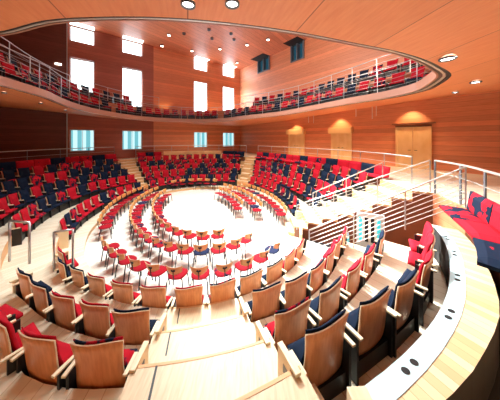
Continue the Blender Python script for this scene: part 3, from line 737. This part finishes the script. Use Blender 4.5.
downlight(6.6, 5.85, .13, 'smaller round downlight in the wood underside at far right')
downlight(7.6, 7.4, .10, 'tiny downlight in the wood underside nearest the door')
for (x, y, l) in ((-8.6, 7.0, 'first small spotlight under the left balcony from the picture edge'), (-9.0, 8.6, 'second small spotlight under the left balcony from the picture edge'), (-9.6, 10.4, 'third small spotlight under the left balcony from the picture edge')):
    downlight(x, y, .07, l)
def ceil_pt(px, py): Y = 8.2 * 200 / (138 - py); return (px - 250) / 200 * Y, Y
for i, (px, py, lit) in enumerate(((169, 34, 1), (162, 45, 1), (184, 33, 0), (192, 50, 1), (209, 29, 0), (212, 38, 0), (220, 48, 1), (231, 33, 0), (234, 39, 0), (247, 44, 1), (268, 38.5, 1), (237, 62, 1))):
    x, y = ceil_pt(px, py)
    o = empty('ceiling_spotlight', (x, y, CZ - .05), 0, '%s ceiling spotlight, %s from the left on the upper ceiling' % ('lit' if lit else 'dark unlit', ORD[sorted([169,162,184,192,209,212,220,231,234,247,268,237]).index(px)]), 'ceiling light', 'spotlights on the upper ceiling')
    bm = bmesh.new(); disc(bm, (0, 0, -.06), .13, .11, 16); link('housing', bm, 'darkst', o)
    bm = bmesh.new(); disc(bm, (0, 0, -.07), .11, .009, 16); link('lens', bm, 'lamp' if lit else 'black', o)
# emergency light, exit sign, stairwell window
o = empty('emergency_light', (0, 0, 0), 0, 'small white emergency light on the dark left wall', 'wall light')
o.matrix_world = FL @ Matrix.Translation((sL(59), .43, HC + 5.1))
bm = bmesh.new(); box(bm, -.16, .16, 0, .06, -.05, .05, bevel=.01); link('body', bm, 'lampw', o)
t = 324.5; x, y = pol(t, cB.rad(t) + .025)
o = empty('exit_sign', (x, y, HC - 1.85), math.radians(t + 90), 'small green and white exit sign on the stairwell wood wall', 'sign')
bm = bmesh.new(); box(bm, -.09, .09, -.01, .01, -.05, .05); link('plate', bm, 'white', o)
bm = bmesh.new(); box(bm, -.075, -.01, .011, .014, -.038, .038); link('pictogram', bm, 'green', o)
x, y = pol(330, c1.rad(330) + 2.1)
o = empty('lobby_screen', (x, y, .03), math.radians(330), 'white framed cyan and black striped glass panel in the stair opening', 'panel')
bm = bmesh.new(); box(bm, -.4, .4, -.03, .03, 0, 1.45); link('frame', bm, 'white', o)
for k in range(4):
    for s in (-1, 1):
        bm = bmesh.new(); box(bm, -.33 + k * .175, -.23 + k * .175, s * .031 - .004, s * .031 + .004, .5, 1.3); link('glass_strip', bm, 'cyan' if k in (0, 3) else 'black', o)
x, y = pol(326, c1.rad(326) + 1.3)
o = empty('lobby_screen', (x, y, .03), math.radians(326 + 90), 'low cyan glowing panel in the shade of the stair opening', 'panel')
bm = bmesh.new(); box(bm, -.3, .3, -.03, .03, 0, .75); link('frame', bm, 'darkst', o)
bm = bmesh.new(); box(bm, -.26, .26, -.04, -.031, .3, .7); link('glass_strip', bm, 'cyan', o)
bm = bmesh.new(); box(bm, -.26, .26, .031, .04, .3, .7); link('glass_strip', bm, 'cyan', o)
# hanging rods by the doors, dropped from the balcony underside
for i, (px, s) in enumerate(((360, .5), (376, .75), (380, .6), (318, .6), (313, .5))):
    q = sR(px); p = F0 + eR * q + nR * .6; z = soffit_z(*p)
    bm = bmesh.new(); tube(bm, [(0, 0, -s), (0, 0, 0)], .022, 8)
    tag(link('hanging_rod', bm, 'silver', loc=(p[0], p[1], z)), 'slim pale rod hanging before the right wall, %s from the left' % ORD[[4, 3, 2, 1, 0].index(i) if False else sorted([360,376,380,318,313]).index(px)], 'hanging rod', 'hanging rods by the doors')

# ------------------------------------------------------------------ light
def area(loc, size, power, col, target=None, sy=None, spread=None):
    l = bpy.data.lights.new('lamp', 'AREA'); l.energy = power; l.color = col; l.size = size
    if sy: l.shape = 'RECTANGLE'; l.size_y = sy
    if spread: l.spread = spread
    o = bpy.data.objects.new('lamp', l); COL.objects.link(o); o.location = loc
    d = Vector(target) - Vector(loc) if target else Vector((0, 0, -1)); o.rotation_euler = d.to_track_quat('-Z', 'Y').to_euler(); return o
def spot(loc, tgt, power, col, ang_, blend=.6, r=.08):
    l = bpy.data.lights.new('lamp', 'SPOT'); l.energy = power; l.color = col; l.spot_size = math.radians(ang_); l.spot_blend = blend; l.shadow_soft_size = r
    o = bpy.data.objects.new('lamp', l); COL.objects.link(o); o.location = loc
    o.rotation_euler = (Vector(tgt) - Vector(loc)).to_track_quat('-Z', 'Y').to_euler(); return o
COOL, WARM = (.93, 1., 1.), (1., .72, .40)
area((-2.0, 9.6, CZ - .3), 6., 1000, COOL, spread=math.radians(85))
area((1.5, 7., CZ - .3), 3., 350, COOL, (1.5, 12, 6))
for px, pw in ((412, 230), (341, 260), (297, 240)):
    q = sR(px); p = F0 + eR * q + nR * .55; z = soffit_z(*p) - .1
    spot((p[0], p[1], z), (p[0] - nR[0] * .3, p[1] - nR[1] * .3, z - 2), pw, WARM, 95)
for t in range(0, 360, 15):
    r = cb.rad(t) + 1.5
    if r > wall_r(t) - .5: r = (cb.rad(t) + wall_r(t)) / 2
    x, y = pol(t, r); z = soffit_z(x, y) - .12
    pw = 8 if 110 < t < 240 else (30 if 240 <= t < 320 else (22 if t < 350 and t > 315 else 80))
    if 292 < t < 352:
        q = pol(t, cb.rad(t) - 2.2); spot((*pol(t, cb.rad(t) + .5), z), (*q, 1.), 150, (1, .97, .9), 85, .8); continue  # extra spots added to brighten the near right tiers
    spot((x, y, z), (x, y, 0), pw, (1, .84, .62), 140, .8)
for x in (-.75, -.22): spot((x, 2.42, soffit_z(x, 2.42) - .08), (x - .3, 2.4, 0), 36, (.98, 1, .95), 110, .7)
spot((3.95, 4., soffit_z(3.95, 4.) - .08), (3.6, 4, 0), 75, (1, .96, .88), 120, .7)
for i, (s0, s1, z0, z1, kind, c_) in enumerate(wins):
    if kind == 'low': continue
    m = FL @ Vector(((s0 + s1) / 2, .25, (z0 + z1) / 2)); tg = FL @ Vector(((s0 + s1) / 2 - 2.5, 6, (z0 + z1) / 2 - 1))
    area(m, s1 - s0, (80 if kind == 'mid' else 16) * (2.2 if c_ == 3 else 1), (.75, .9, 1.), tg, sy=z1 - z0)
for px in (164, 214):
    q = sL(px); p = F0 + eL * q + nL * .7; b_ = F0 + eL * q
    spot((p[0], p[1], HC + 2.0), (b_[0], b_[1], HC + 4.6), 110, (1, .74, .36), 80, .9)
w = bpy.data.worlds.new('W'); bpy.context.scene.world = w; w.use_nodes = True
w.node_tree.nodes['Background'].inputs[0].default_value = (.5, .6, .7, 1); w.node_tree.nodes['Background'].inputs[1].default_value = .05

area((-2.5, 13.5, CZ - .4), 2., 900, COOL, (3.5, 5.0, 1.2), spread=math.radians(44))
area((-5, 8.5, CZ - .4), 2.5, 650, (1, .86, .74), (6.5, 11, HC + 2.5), spread=math.radians(100))  # added fill without a known fixture, brightens the right balcony
# ------------------------------------------------------------------ camera
cam = bpy.data.cameras.new('camera'); co = bpy.data.objects.new('camera', cam); COL.objects.link(co)
co.location = (0, 0, HC); co.rotation_euler = (PI / 2, 0, 0)
cam.sensor_fit = 'HORIZONTAL'; cam.sensor_width = 36; cam.lens = 36 * 200 / 500
cam.shift_y = -(200 - 138) / 500; cam.clip_start = .05
sc = bpy.context.scene; sc.camera = co
sc.view_settings.view_transform = 'Standard'; sc.view_settings.look = 'None'; sc.view_settings.gamma = 1; sc.view_settings.exposure = 0
